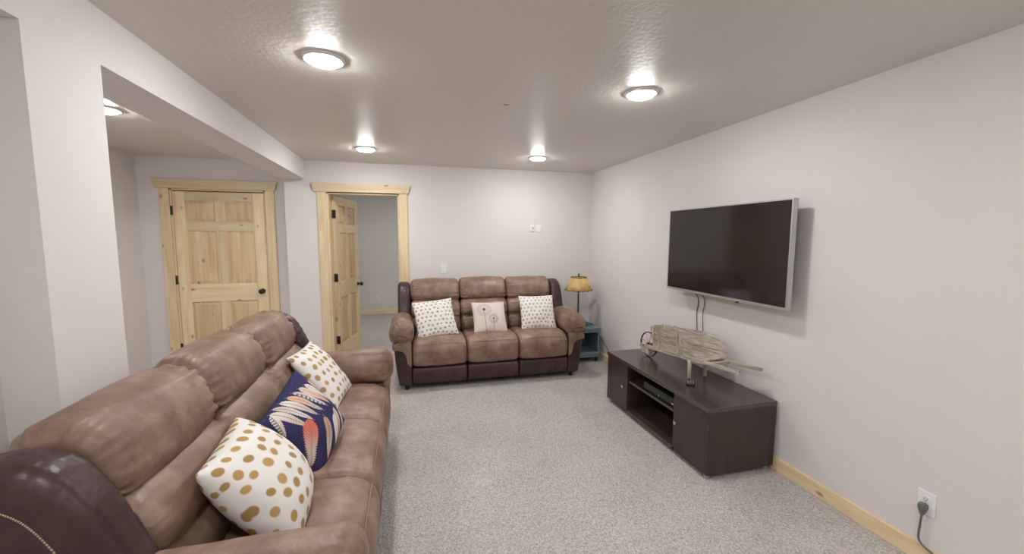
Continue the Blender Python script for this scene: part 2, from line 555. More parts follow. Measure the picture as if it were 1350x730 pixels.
# ------------------------------------------------------------------ ceiling lights
def light(x, y, label):
    r_ = empty('ceiling_light', (x, y, H))
    bm = BM()
    lathe(bm, [(0.098, 0.0), (0.098, -0.006), (0.090, -0.012), (0.078, -0.012), (0.074, -0.004), (0.074, 0.0)], 'z', (0, 0, 0), 40, cap=False)
    obj('trim_ring', bm, M['trim_white'], r_, smooth=True, recentre=False)
    bm = BM()
    lathe(bm, [(0.076, -0.003), (0.075, -0.016), (0.062, -0.024), (0.036, -0.029), (0.004, -0.030)], 'z', (0, 0, 0), 40)
    obj('diffuser', bm, M['diffuser'], r_, smooth=True, recentre=False)
    return tag(r_, label, 'ceiling light', 'recessed ceiling lights')
light(-0.38, 2.215, 'round recessed ceiling light, the large near one on the left half of the ceiling')
light(1.365, 2.235, 'round recessed ceiling light above the console and television, right half of the ceiling')
light(-0.382, 4.265, 'small-looking far recessed ceiling light, in front of the open bedroom door')
light(1.375, 4.265, 'small-looking far recessed ceiling light, above the right seat of the far sofa')
light(-1.975, 3.42, 'recessed ceiling light in the alcove behind the beam, half hidden by the pillar')
light(-1.975, 1.37, 'unseen ceiling light added to brighten the alcove, hidden behind the pillar and left wall')  # extra lamp out of view, added to lift the dim alcove
for x, sx in ((-0.38, 'left'), (1.37, 'right')):
    for y, sy in ((0.165, 'just above and behind'), (-1.885, 'far behind')):
        light(x, y, 'recessed ceiling light %s the viewer, on the %s side of the room' % (sy, sx))

light(-0.3, 7.0, 'unseen ceiling light added to brighten the bedroom, nearest its doorway')  # invented fill lamp out of view, brightens the bedroom wall
light(1.4, 7.0, 'unseen ceiling light added to brighten the bedroom, on its far right')  # second invented bedroom lamp, also added only for brightness
p = empty('ceiling_plate', (0.595, 2.635, H))
tag(p, 'small flush painted plate with a dark slit in the middle of the ceiling', 'plate')
bxo('cover', M['plate'], p, (-0.06, 0.06, -0.03, 0.03, -0.005, 0), bevel=0.003)
bxo('slit', M['slot'], p, (0.018, 0.052, -0.005, 0.004, -0.0062, -0.0045))

# ------------------------------------------------------------------ sofas
def make_sofa():
    S = empty('recliner_sofa')
    w_ = 0.299
    seams = [(-3 * w_, -w_), (-w_, w_), (w_, 3 * w_)]
    seat_p = [(0.035, 0.245), (-0.012, 0.30), (-0.024, 0.38), (-0.006, 0.455), (0.05, 0.502), (0.15, 0.522), (0.32, 0.522), (0.52, 0.498), (0.62, 0.42), (0.58, 0.28), (0.30, 0.238)]
    foot_p = [(0.018, 0.065), (0.002, 0.11), (-0.004, 0.17), (0.010, 0.225), (0.05, 0.240), (0.10, 0.22), (0.10, 0.09), (0.06, 0.06)]
    lum_p = [(0.54, 0.46), (0.488, 0.51), (0.478, 0.57), (0.496, 0.628), (0.532, 0.658), (0.516, 0.69), (0.516, 0.745), (0.544, 0.805), (0.61, 0.848), (0.68, 0.845), (0.76, 0.78), (0.76, 0.60), (0.70, 0.46), (0.62, 0.44)]
    head_p = [(0.68, 0.832), (0.628, 0.838), (0.594, 0.862), (0.592, 0.925), (0.618, 1.000), (0.668, 1.060), (0.735, 1.086), (0.81, 1.076), (0.87, 1.02), (0.90, 0.93), (0.88, 0.85), (0.80, 0.82)]
    def zed(pts, dz): return [(a, b_ + dz) for a, b_ in pts]
    for k, (a, b_) in enumerate(seams):
        bm = BM(); puff(bm, seat_p, a + 0.002, b_ - 0.002, 'x', 0.045, seed=k + 1, wrinkle=0.007, crown=0.012)
        s = obj('seat_cushion', bm, M['tan'], S, smooth=True)
        c = s.location
        bm = BM()
        tube(bm, [Vector((a + 0.05 + (b_ - a - 0.1) * t / 14, 0.009 - 0.004, 0.4835 + 0.004 * math.sin(math.pi * t / 14))) - c for t in range(15)], 0.0022, 6)
        obj('stitching', bm, M['stitch_tan'], s, smooth=True)
        bm = BM(); puff(bm, foot_p, a + 0.003, b_ - 0.003, 'x', 0.022, seed=k + 4, wrinkle=0.004)
        obj('footrest_panel', bm, M['burg'], S, smooth=True)
        bm = BM(); puff(bm, lum_p, a + 0.003, b_ - 0.003, 'x', 0.05, seed=k + 7, wrinkle=0.008, crown=0.010, pleat=3.0)
        obj('back_cushion', bm, M['tan'], S, smooth=True)
        bm = BM(); puff(bm, zed(head_p, 0.008 if k == 1 else 0), a + 0.002, b_ - 0.002, 'x', 0.055, seed=k + 10, wrinkle=0.008, crown=0.012, pleat=4.2)
        obj('headrest', bm, M['tan'], S, smooth=True)
    wing_p = [(0.44, 0.56), (0.495, 0.70), (0.560, 0.86), (0.615, 0.965), (0.67, 1.025), (0.75, 1.053), (0.85, 1.035), (0.91, 0.96), (0.92, 0.75), (0.92, 0.35), (0.86, 0.20), (0.60, 0.25), (0.48, 0.45)]
    for s in (-1, 1):
        x0, x1 = 3 * w_ + 0.001, 3 * w_ + 0.150
        lo, hi = (x0, x1) if s > 0 else (-x1, -x0)
        bm = BM(); puff(bm, wing_p, lo, hi, 'x', 0.05, n_ctrl=9, n_st=22, seed=20 + s, wrinkle=0.006)
        wg = obj('back_wing', bm, M['burg'], S, smooth=True)
        c = wg.location
        pts = smooth_path([(s * (x1 + 0.0005), a, b_) for a, b_ in ((0.545, 0.60), (0.595, 0.725), (0.655, 0.85), (0.705, 0.925), (0.765, 0.962), (0.82, 0.955))], 7)
        bm = BM()
        for i in range(len(pts) - 1):                      # a row of short stitches
            for q in (0.1, 0.6):
                tube(bm, [pts[i].lerp(pts[i + 1], q) - c, pts[i].lerp(pts[i + 1], q + 0.34) - c], 0.0022, 5)
        obj('stitching', bm, M['stitch'], wg, smooth=True)
        # arm: burgundy body, tan front facing, stuffed tan pad
        xi = 3 * w_
        body = [(s * (xi + 0.002), 0.055), (s * (xi + 0.135), 0.055), (s * (xi + 0.160), 0.20), (s * (xi + 0.178), 0.36), (s * (xi + 0.185), 0.47), (s * (xi + 0.16), 0.50), (s * (xi + 0.002), 0.50)]
        bm = BM(); prism(bm, body, 0.012, 0.84, 'y')
        obj('arm_body', bm, M['burg'], S, bevel=0.018, segs=3, smooth=True)
        face = [(s * (xi + a), z) for a, z in ((0.197, 0.440), (0.202, 0.475), (0.19, 0.500), (0.13, 0.522), (0.05, 0.530), (0.004, 0.52), (0.003, 0.40), (0.003, 0.262), (0.018, 0.258), (0.046, 0.285), (0.056, 0.34), (0.064, 0.385), (0.092, 0.418), (0.14, 0.432))]
        bm = BM(); prism(bm, face, -0.014, 0.030, 'y')
        obj('arm_facing', bm, M['tan'], S, bevel=0.014, segs=3, smooth=True)
        bm = BM(); prism(bm, [(s * (xi + a), z) for a, z in ((0.16, 0.435), (0.202, 0.44), (0.206, 0.48), (0.19, 0.505), (0.15, 0.51))], 0.02, 0.62, 'y')
        obj('arm_side_band', bm, M['tan'], S, bevel=0.012, segs=3, smooth=True)
        pad = [(xi + a, z) for a, z in ((-0.028, 0.575), (-0.020, 0.655), (0.025, 0.715), (0.090, 0.735), (0.160, 0.718), (0.215, 0.660), (0.236, 0.585), (0.215, 0.520), (0.150, 0.494), (0.070, 0.490), (0.005, 0.510))]
        bm = BM(); puff(bm, [(s * a, z) for a, z in pad], -0.040, 0.66, 'y', 0.085, seed=30 + s, wrinkle=0.010, r2=0.06, pleat=2.2)
        obj('arm_pad', bm, M['tan'], S, smooth=True)
        for y in (0.07, 0.78):
            bm = BM(); lathe(bm, [(0.022, 0), (0.026, 0.06)], 'z', (s * (xi + 0.06), y, 0), 16)
            obj('foot', bm, M['black'], S, smooth=True)
    bm = BM(); box(bm, -3 * w_, 3 * w_, 0.10, 0.80, 0.09, 0.26)
    obj('base_frame', bm, M['burg'], S)
    bm = BM(); box(bm, -3 * w_, 3 * w_, 0.80, 0.90, 0.09, 0.86)
    obj('back_panel', bm, M['burg'], S, bevel=0.02)
    return S

sofa = make_sofa()
sofa.location = (-0.175, 2.17, 0)
sofa.rotation_euler = (0, 0, math.radians(90))
tag(sofa, 'long brown three-seat recliner sofa close up along the left wall, its back to the pillar', 'sofa', 'matching brown recliner sofas')
s2 = copy_tree(sofa)
s2.location = (0.868, 4.16, 0)
s2.rotation_euler = (0, 0, 0)
s2.scale = (0.955, 1, 1)
tag(s2, 'brown three-seat recliner sofa with burgundy sides against the back wall', 'sofa', 'matching brown recliner sofas')

# ------------------------------------------------------------------ cushions
def srgb(r, g, b_):
    f = lambda c: (c / 255 / 12.92) if c <= 10 else ((c / 255 + 0.055) / 1.055) ** 2.4
    return np.array((f(r), f(g), f(b_)))

def blend(C, msk, col):
    C[:] = C * (1 - msk[..., None]) + np.asarray(col) * msk[..., None]

def sstep(x, a, b_):
    t = np.clip((x - a) / (b_ - a), 0, 1)
    return t * t * (3 - 2 * t)

def paint_dots(nx, ny, r, base, dot, seed, jit=0.18):
    def f(U, V):
        rng = np.random.default_rng(seed)
        C = np.ones(U.shape + (3,)) * base
        for j in range(-int(ny) - 1, int(ny) + 2):
            for i in range(-int(nx) - 1, int(nx) + 2):
                cx = (i + (0.5 if j % 2 else 0)) / nx + rng.normal(0, jit / nx / 2)
                cy = j / ny + rng.normal(0, jit / ny / 2)
                a = rng.uniform(0, math.pi); e = rng.uniform(0.78, 1.0); rr = r * rng.uniform(0.85, 1.12)
                x = U - cx; y = V - cy
                xa = x * math.cos(a) + y * math.sin(a); ya = (-x * math.sin(a) + y * math.cos(a)) / e
                d = np.sqrt(xa ** 2 + ya ** 2)
                blend(C, 1 - sstep(d, rr * 0.88, rr * 1.12), dot * rng.uniform(0.82, 1.15))
        return C
    return f

def paint_dandelion(U, V):
    C = np.ones(U.shape + (3,)) * srgb(222, 210, 202)
    ink = srgb(98, 86, 106)
    def flower(cx, cy, R, n):
        x, y = U - cx, V - cy
        d = np.hypot(x, y); a = np.arctan2(y, x)
        spokes = np.clip(1 - np.abs(((a * n / (2 * math.pi)) % 1) - 0.5) * 2 * 1.0 - 0.45, 0, 1) * 1.4
        blend(C, np.clip(spokes, 0, 1) * (d < R * 0.92) * 0.55 * (d > R * 0.1), ink)
        for k in range(n):
            t = 2 * math.pi * (k + 0.5) / n
            for rr, s in ((R * 0.97, 0.034), (R * 0.72, 0.026)):
                dd = np.hypot(U - cx - rr * math.cos(t + (0.1 if rr < R * 0.9 else 0)), V - cy - rr * math.sin(t))
                blend(C, (1 - sstep(dd, s * 0.5, s * 1.2)) * 0.60, ink)
        blend(C, 1 - sstep(d, R * 0.14, R * 0.24), ink * 0.55)
    def stem(x0, y0, y1, bend):
        t = np.clip((V - y1) / (y0 - y1), 0, 1)
        xc = x0 + bend * (1 - t) ** 2
        blend(C, (1 - sstep(np.abs(U - xc), 0.008, 0.02)) * (V < y0) * (V > y1) * 0.9, ink)
    stem(-0.33, 0.42, -1.0, 0.05)
    stem(0.16, -0.22, -1.0, 0.0)
    flower(-0.33, 0.40, 0.44, 22)
    flower(0.16, -0.22, 0.27, 18)
    return C

def paint_feathers(U0, V0):
    U, V = -V0, U0
    C = np.ones(U.shape + (3,)) * srgb(56, 53, 92)
    rng = np.random.default_rng(3)
    nz = np.sin(U * 31 + np.sin(V * 23) * 2) * np.sin(V * 37 + np.sin(U * 19) * 2)
    C *= (1 + 0.16 * nz)[..., None]
    def feather(cx, cy, ang, Ln, Wd, c0, c1, fray=0.12, bands=None, curve=0.0):
        x, y = U - cx, V - cy
        s = x * math.cos(ang) + y * math.sin(ang)          # along, -Ln..Ln
        t = -x * math.sin(ang) + y * math.cos(ang) - curve * (s * s)
        q = s / Ln
        wid = Wd * np.sqrt(np.clip(1 - np.abs(q) ** 2.6, 0, 1)) * (0.75 + 0.25 * q)
        edge = wid * (1 - fray * (0.5 + 0.5 * np.sin(s * 120 + np.abs(t) * 60)) * (0.4 + 0.6 * (q < -0.2)))
        m_ = (1 - sstep(np.abs(t), edge * 0.9, edge * 1.02 + 1e-4)) * (np.abs(q) < 1)
        k = sstep(q, -0.5, 0.7)[..., None]
        col = c0 * (1 - k) + c1 * k
        col = col * (1 - 0.22 * (0.5 + 0.5 * np.sin(s * 95 - np.abs(t) * 120)))[..., None]
        if bands is not None:
            bb = (np.sin(q * 26) > 0.25) * (t > 0)
            col = col * (1 - bb[..., None]) + bands * bb[..., None]
        C[:] = C * (1 - m_[..., None]) + col * m_[..., None]
        q2 = (1 - sstep(np.abs(t), 0.006, 0.014)) * (np.abs(q) < 1.12)
        blend(C, q2 * 0.7, srgb(150, 128, 115))
    cream, white, peach, coral = srgb(226, 208, 196), srgb(240, 234, 230), srgb(236, 190, 160), srgb(228, 120, 100)
    tan_, teal = srgb(200, 170, 150), srgb(70, 110, 130)
    # upper left column, feathers lying across
    col1 = [(-0.02, 0.83, 0.36, 0.075, peach, cream), (0.0, 0.62, 0.42, 0.10, white, white), (-0.08, 0.39, 0.42, 0.11, peach, cream),
            (-0.14, 0.20, 0.42, 0.07, white, cream), (-0.19, 0.02, 0.42, 0.08, cream, peach), (-0.25, -0.17, 0.42, 0.09, cream, white),
            (-0.30, -0.36, 0.42, 0.075, white, cream), (-0.30, -0.54, 0.38, 0.10, cream, white)]
    for i, (a, b_, l, wd, c0, c1) in enumerate(col1):
        feather(a - 0.22, b_ * 0.98, math.pi + 0.38 - 0.02 * i, l * 1.0, wd * 1.2, c0, c1, 0.2, bands=teal if i in (3,) else None)
    feather(-0.58, -0.76, math.pi - 0.35, 0.28, 0.11, cream, white, 0.3, bands=teal)
    col2 = [(0.62, 0.62, 0.30, 0.085, white, white, -0.5), (0.56, 0.33, 0.36, 0.10, tan_, cream, 0.35), (0.62, 0.06, 0.42, 0.095, white, white, -0.4),
            (0.48, -0.22, 0.44, 0.12, cream, tan_, 0.2)]
    for a, b_, l, wd, c0, c1, cv in col2:
        feather(a, b_, math.pi - 0.60, l, wd * 1.25, c0, c1, 0.12, None, cv)
    feather(0.16, -0.62, math.pi - 0.70, 0.46, 0.22, cream, coral, 0.35)
    return C

def cushion(name, half, thick, painter, res, seed, ear=0.055, sag=0.0, reverse=None):
    n = res
    u = np.sin(np.linspace(-1, 1, n) * math.pi / 2 * 0.9) / math.sin(math.pi / 2 * 0.9)
    U, V = np.meshgrid(u, u)
    X = half * U * (1 - ear * (1 - V ** 2) * np.abs(U) ** 2)
    Y = half * V * (1 - ear * (1 - U ** 2) * np.abs(V) ** 2)
    core = np.clip((1 - U ** 2) * (1 - V ** 2), 0, 1) ** 0.46
    Tk = thick * core * (1 - sag * V)
    rng = np.random.default_rng(seed)
    wr = np.zeros_like(U)
    for _ in range(7):                                      # soft creases
        a = rng.uniform(0, math.pi); k = rng.uniform(4, 11); ph = rng.uniform(0, 6.28)
        wr += np.sin(k * (U * math.cos(a) + V * math.sin(a)) + ph + 1.3 * np.sin(3 * U + ph)) / k
    wr *= 0.010 * core
    verts, faces, cols = [], [], []
    front = np.stack([X, Y, Tk + wr], -1).reshape(-1, 3)
    m_ = 24
    nb = n
    back = np.stack([X, Y, -Tk * 0.9], -1).reshape(-1, 3)
    idx = np.arange(n * n).reshape(n, n)
    f1 = np.stack([idx[:-1, :-1], idx[:-1, 1:], idx[1:, 1:], idx[1:, :-1]], -1).reshape(-1, 4)
    bidx = idx.copy() + n * n
    bidx[0, :], bidx[-1, :], bidx[:, 0], bidx[:, -1] = idx[0, :], idx[-1, :], idx[:, 0], idx[:, -1]
    f2 = np.stack([bidx[:-1, :-1], bidx[1:, :-1], bidx[1:, 1:], bidx[:-1, 1:]], -1).reshape(-1, 4)
    V3 = np.concatenate([front, back]); F3 = np.concatenate([f1, f2])
    me = bpy.data.meshes.new(name)
    me.vertices.add(len(V3)); me.vertices.foreach_set('co', V3.ravel())
    me.loops.add(len(F3) * 4); me.loops.foreach_set('vertex_index', F3.ravel().astype(np.int32))
    me.polygons.add(len(F3)); me.polygons.foreach_set('loop_start', np.arange(0, len(F3) * 4, 4, dtype=np.int32))
    me.polygons.foreach_set('loop_total', np.full(len(F3), 4, dtype=np.int32))
    me.update(calc_edges=True); me.validate()
    me.polygons.foreach_set('use_smooth', [True] * len(me.polygons))
    # the print follows the cloth: paint in arc length across the puffed face
    prof = thick * np.clip(1 - u ** 2, 0, 1) ** 0.5 * 0.9
    arc = np.concatenate([[0], np.cumsum(np.hypot(np.diff(u) * half, np.diff(prof)))])
    arc = (arc - arc[-1] / 2) / half
    k_ = arc[-1] if reverse is not None else 1.0
    PU, PV = np.meshgrid(arc / k_, arc / k_)
    C = painter(PU, PV).reshape(-1, 3)
    Cb = C if reverse is None else np.ones_like(C) * reverse
    C = np.concatenate([C, Cb]); C = np.concatenate([np.clip(C, 0, 1), np.ones((len(C), 1))], 1)
    ca = me.color_attributes.new('print', 'FLOAT_COLOR', 'POINT')
    ca.data.foreach_set('color', C.astype(np.float32).ravel())
    me.materials.append(M['print'])
    o = bpy.data.objects.new(name, me)
    COL.objects.link(o)
    return o

def pose(o, c, normal, up_hint, roll=0.0):
    n = Vector(normal).normalized()
    x = Vector(up_hint).cross(n).normalized()
    y = n.cross(x)
    R = Matrix((x, y, n)).transposed()
    R = R @ Matrix.Rotation(math.radians(roll), 3, 'Z')
    mm = R.to_4x4(); mm.translation = Vector(c)
    o.matrix_world = mm

WHITE, GOLD, BEIGE = srgb(240, 236, 232), srgb(184, 152, 100), srgb(176, 160, 142)
GRP = 'throw cushions on the sofas'
def dots(nx, ny, r, dot, seed):
    # nx, ny: dots across half the cushion
    return paint_dots(nx, ny, r, WHITE, dot, seed)
c1 = cushion('throw_cushion', 0.215, 0.125, dots(3.4, 3.4, 0.086, GOLD, 1), 220, 1, 0.04)
pose(c1, (-0.548, 1.625, 0.672), (0.78, 0.08, 0.615), (-0.613, -0.063, 0.788), 0)
tag(c1, 'white cushion with large gold dots nearest the viewer on the left sofa', 'cushion', GRP)
c2 = cushion('throw_cushion', 0.195, 0.088, paint_feathers, 240, 2, 0.045, 0.0, srgb(30, 28, 62))
pose(c2, (-0.497, 2.065, 0.688), (0.818, -0.286, 0.498), (-0.554, -0.164, 0.816), 0)
tag(c2, 'navy blue cushion printed with cream and coral feathers on the left sofa', 'cushion', GRP)
c3 = cushion('throw_cushion', 0.217, 0.075, dots(3.4, 3.4, 0.085, GOLD, 5), 180, 3)
pose(c3, (-0.565, 2.80, 0.69), (0.779, -0.053, 0.625), (-0.622, 0.062, 0.781), 0)
tag(c3, 'white gold-dotted cushion at the far end of the left sofa, behind the feather cushion', 'cushion', GRP)
c4 = cushion('throw_cushion', 0.222, 0.07, dots(4.4, 4.6, 0.058, BEIGE, 6), 150, 4)
pose(c4, (0.27, 4.47, 0.69), (0.05, -0.80, 0.55), (-0.13, 0.55, 0.80), 0)
tag(c4, 'white small-dotted cushion slumped on the left seat of the back sofa', 'cushion', GRP)
c5 = cushion('throw_cushion', 0.197, 0.065, paint_dandelion, 170, 5)
pose(c5, (0.885, 4.50, 0.665), (0.03, -0.80, 0.58), (0.0, 0.5, 0.8), 0)
tag(c5, 'beige cushion with two printed dandelion heads in the middle of the back sofa', 'cushion', GRP)
c6 = cushion('throw_cushion', 0.212, 0.07, dots(4.4, 4.6, 0.058, BEIGE, 8), 150, 6)
pose(c6, (1.47, 4.52, 0.695), (-0.06, -0.88, 0.46), (0.03, 0.5, 0.85), 0)
tag(c6, 'white small-dotted cushion standing on the right seat of the back sofa by the arm', 'cushion', GRP)

# ------------------------------------------------------------------ television
TV = empty('television', (2.30, 2.60, 1.48))
off = TV.location.copy()
tag(TV, 'large flat black television with thin silver frame mounted on the right wall', 'television')
y0, y1, z0, z1, xf, xb = 1.995, 3.205, 1.128, 1.824, 2.285, 2.325
bm = BM(); box(bm, xf + 0.004, xb, y0, y1, z0, z1); box(bm, xb, xb + 0.025, y0 + 0.2, y1 - 0.2, z0 + 0.06, z1 - 0.2)
obj('rear_shell', bm, M['bezel'], TV, off, bevel=0.003)
bm = BM()
fw_ = 0.009
box(bm, xf, xb - 0.006, y0 - 0.002, y0 + fw_, z0 - 0.002, z1 + 0.002)
box(bm, xf, xb - 0.006, y1 - fw_, y1 + 0.002, z0 - 0.002, z1 + 0.002)
box(bm, xf, xb - 0.006, y0 + fw_, y1 - fw_, z1 - 0.007, z1 + 0.002)
box(bm, xf, xb - 0.006, y0 + fw_, y1 - fw_, z0 - 0.002, z0 + 0.016)
obj('silver_frame', bm, M['silver'], TV, off)
bxo('screen', M['screen'], TV, (xf + 0.0015, xf + 0.006, y0 + fw_, y1 - fw_, z0 + 0.016, z1 - 0.007), off)
bxo('emblem_bar', M['chrome'], TV, (xf - 0.0015, xf + 0.001, 2.54, 2.66, z0 + 0.003, z0 + 0.011), off)
bxo('sensor_window', M['black'], TV, (xf - 0.002, xf + 0.004, 2.375, 2.40, z0 - 0.012, z0 - 0.001), off)
bxo('wall_bracket', M['bezel'], TV, (xb + 0.025, XR, 2.40, 2.80, 1.35, 1.65), off)

def cable(name, pts, r, mat, label):
    bm = BM(); tube(bm, smooth_path(pts, 8), r, 8)
    o = obj(name, bm, mat, None, smooth=True)
    return tag(o, label, 'cable')
cable('television_cable', [(2.350, 2.925, 1.12), (2.388, 2.925, 1.09), (2.402, 2.926, 1.02), (2.402, 2.940, 0.93), (2.402, 2.930, 0.80), (2.402, 2.930, 0.55)], 0.004, M['cord_dark'], 'thin dark cable hanging under the television, the one farther from the viewer')
cable('television_cable', [(2.350, 2.852, 1.12), (2.388, 2.852, 1.09), (2.402, 2.852, 1.03), (2.402, 2.868, 0.93), (2.402, 2.858, 0.80), (2.402, 2.862, 0.55)], 0.0035, M['cord_dark'], 'thin dark cable hanging under the television, the one nearer the viewer')

# ------------------------------------------------------------------ television console
CN = empty('media_console', (1.845, 2.79, 0))
off = CN.location.copy()
tag(CN, 'long low dark espresso wood console with open middle shelf under the television', 'console')
xa, xb_ = 1.853, 2.392
ya, yb = 2.108, 3.472
zt = 0.487
bxo('top', M['espresso_top'], CN, (xa - 0.008, xb_, ya - 0.004, yb + 0.004, zt - 0.030, zt), off, bevel=0.002)
bxo('bottom_board', M['espresso_top'], CN, (xa + 0.02, xb_, ya + 0.018, yb - 0.018, 0.032, 0.050), off)
bxo('side_panel', M['espresso'], CN, (xa, xb_, ya, ya + 0.018, 0.030, zt - 0.031), off, bevel=0.001)
bxo('side_panel', M['espresso'], CN, (xa, xb_, yb - 0.018, yb, 0.030, zt - 0.031), off, bevel=0.001)
bxo('divider', M['espresso'], CN, (xa + 0.001, xb_ - 0.012, 2.446, 2.464, 0.0505, zt - 0.031), off)
bxo('divider', M['espresso'], CN, (xa + 0.001, xb_ - 0.012, 3.112, 3.130, 0.0505, zt - 0.031), off)
bxo('plinth_rail', M['espresso_top'], CN, (xa, xa + 0.0195, 2.464, 3.112, 0.030, 0.056), off)
bxo('shelf', M['espresso_top'], CN, (xa + 0.012, xb_ - 0.012, 2.4645, 3.1115, 0.305, 0.323), off)
bxo('back_board', M['espresso'], CN, (xb_ - 0.010, xb_ - 0.001, ya + 0.018, yb - 0.018, 0.0505, zt - 0.031), off)
for (a, b_, hy) in ((ya + 0.019, 2.445, 2.420), (3.131, yb - 0.019, 3.162)):
    d = bxo('door', M['espresso'], CN, (xa, xa + 0.018, a, b_, 0.034, zt - 0.034), off, bevel=0.001)
    c = d.location
    bm = BM()
    h = Vector((xa, hy, 0.252)) - off - c
    lathe(bm, [(0.006, h.x), (0.006, h.x - 0.016)], 'x', (0, h.y, h.z), 12)
    box(bm, h.x - 0.022, h.x - 0.014, h.y - 0.015, h.y + 0.015, h.z - 0.005, h.z + 0.006)
    box(bm, h.x - 0.021, h.x - 0.015, h.y - 0.006, h.y + 0.005, h.z - 0.016, h.z + 0.012)
    obj('knob', bm, M['chrome'], d)
for x in (xa + 0.03, xb_ - 0.04):
    for y in (ya + 0.03, yb - 0.03):
        bm = BM(); lathe(bm, [(0.016, 0), (0.018, 0.004), (0.018, 0.030)], 'z', (x, y, 0), 16)
        obj('foot', bm, M['silver'], CN, off)

RC = empty('media_receiver', (1.99, 2.69, 0.323))
off = RC.location.copy()
tag(RC, 'slim black receiver box on the open shelf of the console', 'receiver')
bxo('case', M['bezel'], RC, (1.885, 2.13, 2.49, 2.90, 0.331, 0.392), off, bevel=0.003)
bxo('display', plain('dark_teal_glass', (0.010, 0.022, 0.026), 0.1), RC, (1.8825, 1.886, 2.58, 2.86, 0.352, 0.386), off)
bxo('button', M['chrome'], RC, (1.879, 1.886, 2.500, 2.525, 0.346, 0.354), off)
bxo('button', M['chrome'], RC, (1.880, 1.886, 2.680, 2.690, 0.342, 0.352), off)
for y in (2.53, 2.86):
    for x in (1.91, 2.10):
        bm = BM(); lathe(bm, [(0.012, 0.3232), (0.012, 0.3315)], 'z', (x, y, 0), 12)
        obj('foot', bm, M['black'], RC, off)

RM = empty('remote_control', (2.03, 2.515, zt), math.radians(-38))
tag(RM, 'small dark remote control lying on the console in front of the wheelbarrow', 'remote')
bm = BM(); box(bm, -0.030, 0.030, -0.045, 0.045, 0.0005, 0.018)
obj('case', bm, M['bezel'], RM, bevel=0.006, segs=3)
for j in range(4):
    for i in range(3):
        bm = BM(); lathe(bm, [(0.0048, 0.0175), (0.0040, 0.0195)], 'z', (-0.017 + 0.017 * i, -0.028 + 0.0185 * j, 0), 12)
        obj('button', bm, M['keys'], RM)

# ------------------------------------------------------------------ ornamental wheelbarrow
WB = empty('wooden_wheelbarrow', (2.17, 2.70, zt), math.radians(4.2))
off = WB.location.copy()
tag(WB, 'weathered wooden toy wheelbarrow with plank box and spoked wheel on the console', 'wheelbarrow')
YW, ZW, LR = 3.285, 0.590, 1.125
def sl(s): return YW - s                                   # distance along the rails -> y
def hz(s, h): return ZW + 0.088 * s + h                    # ... and height above the rails
def rail_x(s, side):
    return (2.125 - 0.045 * s / LR) if side < 0 else (2.215 + 0.060 * s / LR)
for side in (-1, 1):
    bm = BM()
    n = 10
    rings = []
    for i in range(n + 1):
        s = LR * i / n
        x = rail_x(s, side)
        hw, hh = (0.011, 0.017) if i < 8 else (0.010, 0.012)
        rings.append([bm.verts.new((x + a * hw, sl(s), hz(s, 0) + b_ * hh)) for a, b_ in ((-1, -1), (1, -1), (1, 1), (-1, 1))])
    for a, b_ in zip(rings, rings[1:]):
        for k in range(4):
            bm.faces.new((a[k], a[(k + 1) % 4], b_[(k + 1) % 4], b_[k]))
    bm.faces.new(rings[0]); bm.faces.new(rings[-1])
    obj('handle_rail', bm, M['barrow'], WB, off, bevel=0.003)
    # side boards: three planks, straight along the top and swept down in a curve towards the handles
    def right_end(h):                                      # s at which the board ends, at height h
        q = min(h / 0.195, 1.0)
        return 0.53 + 0.25 * (1 - q) ** 1.15 if side < 0 else 0.60 + 0.24 * math.sqrt(max(0, 1 - q ** 2.2))
    bands = [(0.016, 0.072), (0.078, 0.133), (0.139, 0.195)]
    for b0, b1 in bands:
        pts = [(0.175 + 0.03 * (1 - b0 / 0.2), b0), ]
        for k in range(6):
            h = b0 + (b1 - b0) * k / 5
            pts.append((right_end(h), h))
        pts.append((0.175 + 0.03 * (1 - b1 / 0.2), b1))
        bm = BM()
        A, B_ = [], []
        for s, h in pts:
            x = rail_x(s, side) + side * 0.10 * (h / 1.0) + side * 0.003
            A.append(bm.verts.new((x - 0.005, sl(s), hz(s, h))))
            B_.append(bm.verts.new((x + 0.005, sl(s), hz(s, h))))
        nn = len(pts)
        for k in range(nn):
            bm.faces.new((A[k], A[(k + 1) % nn], B_[(k + 1) % nn], B_[k]))
        bm.faces.new(A); bm.faces.new(B_[::-1])
        obj('side_plank', bm, M['barrow'], WB, off)
    for s0, h1 in ((0.205, 0.19), (0.275, 0.192), (0.52, 0.185), (0.552, 0.175)):  # upright battens
        bm = BM()
        vs = []
        for h in (0.0, h1):
            x = rail_x(s0, side) + side * (0.10 * h + 0.0085)
            for a, b_ in ((0, 0), (1, 0), (1, 1), (0, 1)):
                vs.append(bm.verts.new((x + side * 0.008 * a, sl(s0 + 0.022 * b_), hz(s0, h + 0.012))))
        for f in ((0, 1, 2, 3), (7, 6, 5, 4), (0, 4, 5, 1), (1, 5, 6, 2), (2, 6, 7, 3), (3, 7, 4, 0)):
            bm.faces.new([vs[k] for k in f])
        obj('batten', bm, M['barrow_v'], WB, off)
    # leg
    s0 = 0.655
    x = rail_x(s0, side)
    bm = BM()
    zb, ztop = zt + 0.0005, hz(s0, -0.012)
    prof = [(0.010, zb), (0.013, zb + 0.01), (0.014, ztop - 0.05), (0.017, ztop)]
    lathe(bm, prof, 'z', (x + side * 0.002, sl(s0), 0), 10)
    obj('leg', bm, M['barrow_v'] if side < 0 else M['barrow'], WB, off, smooth=True)
    # block carrying the axle
    bm = BM(); box(bm, x * 0 + rail_x(0.07, side) - 0.009, rail_x(0.07, side) + 0.009, sl(0.13), sl(0.02), hz(0.07, -0.065), hz(0.07, -0.012))
    obj('axle_block', bm, M['barrow_v'], WB, off, bevel=0.004)
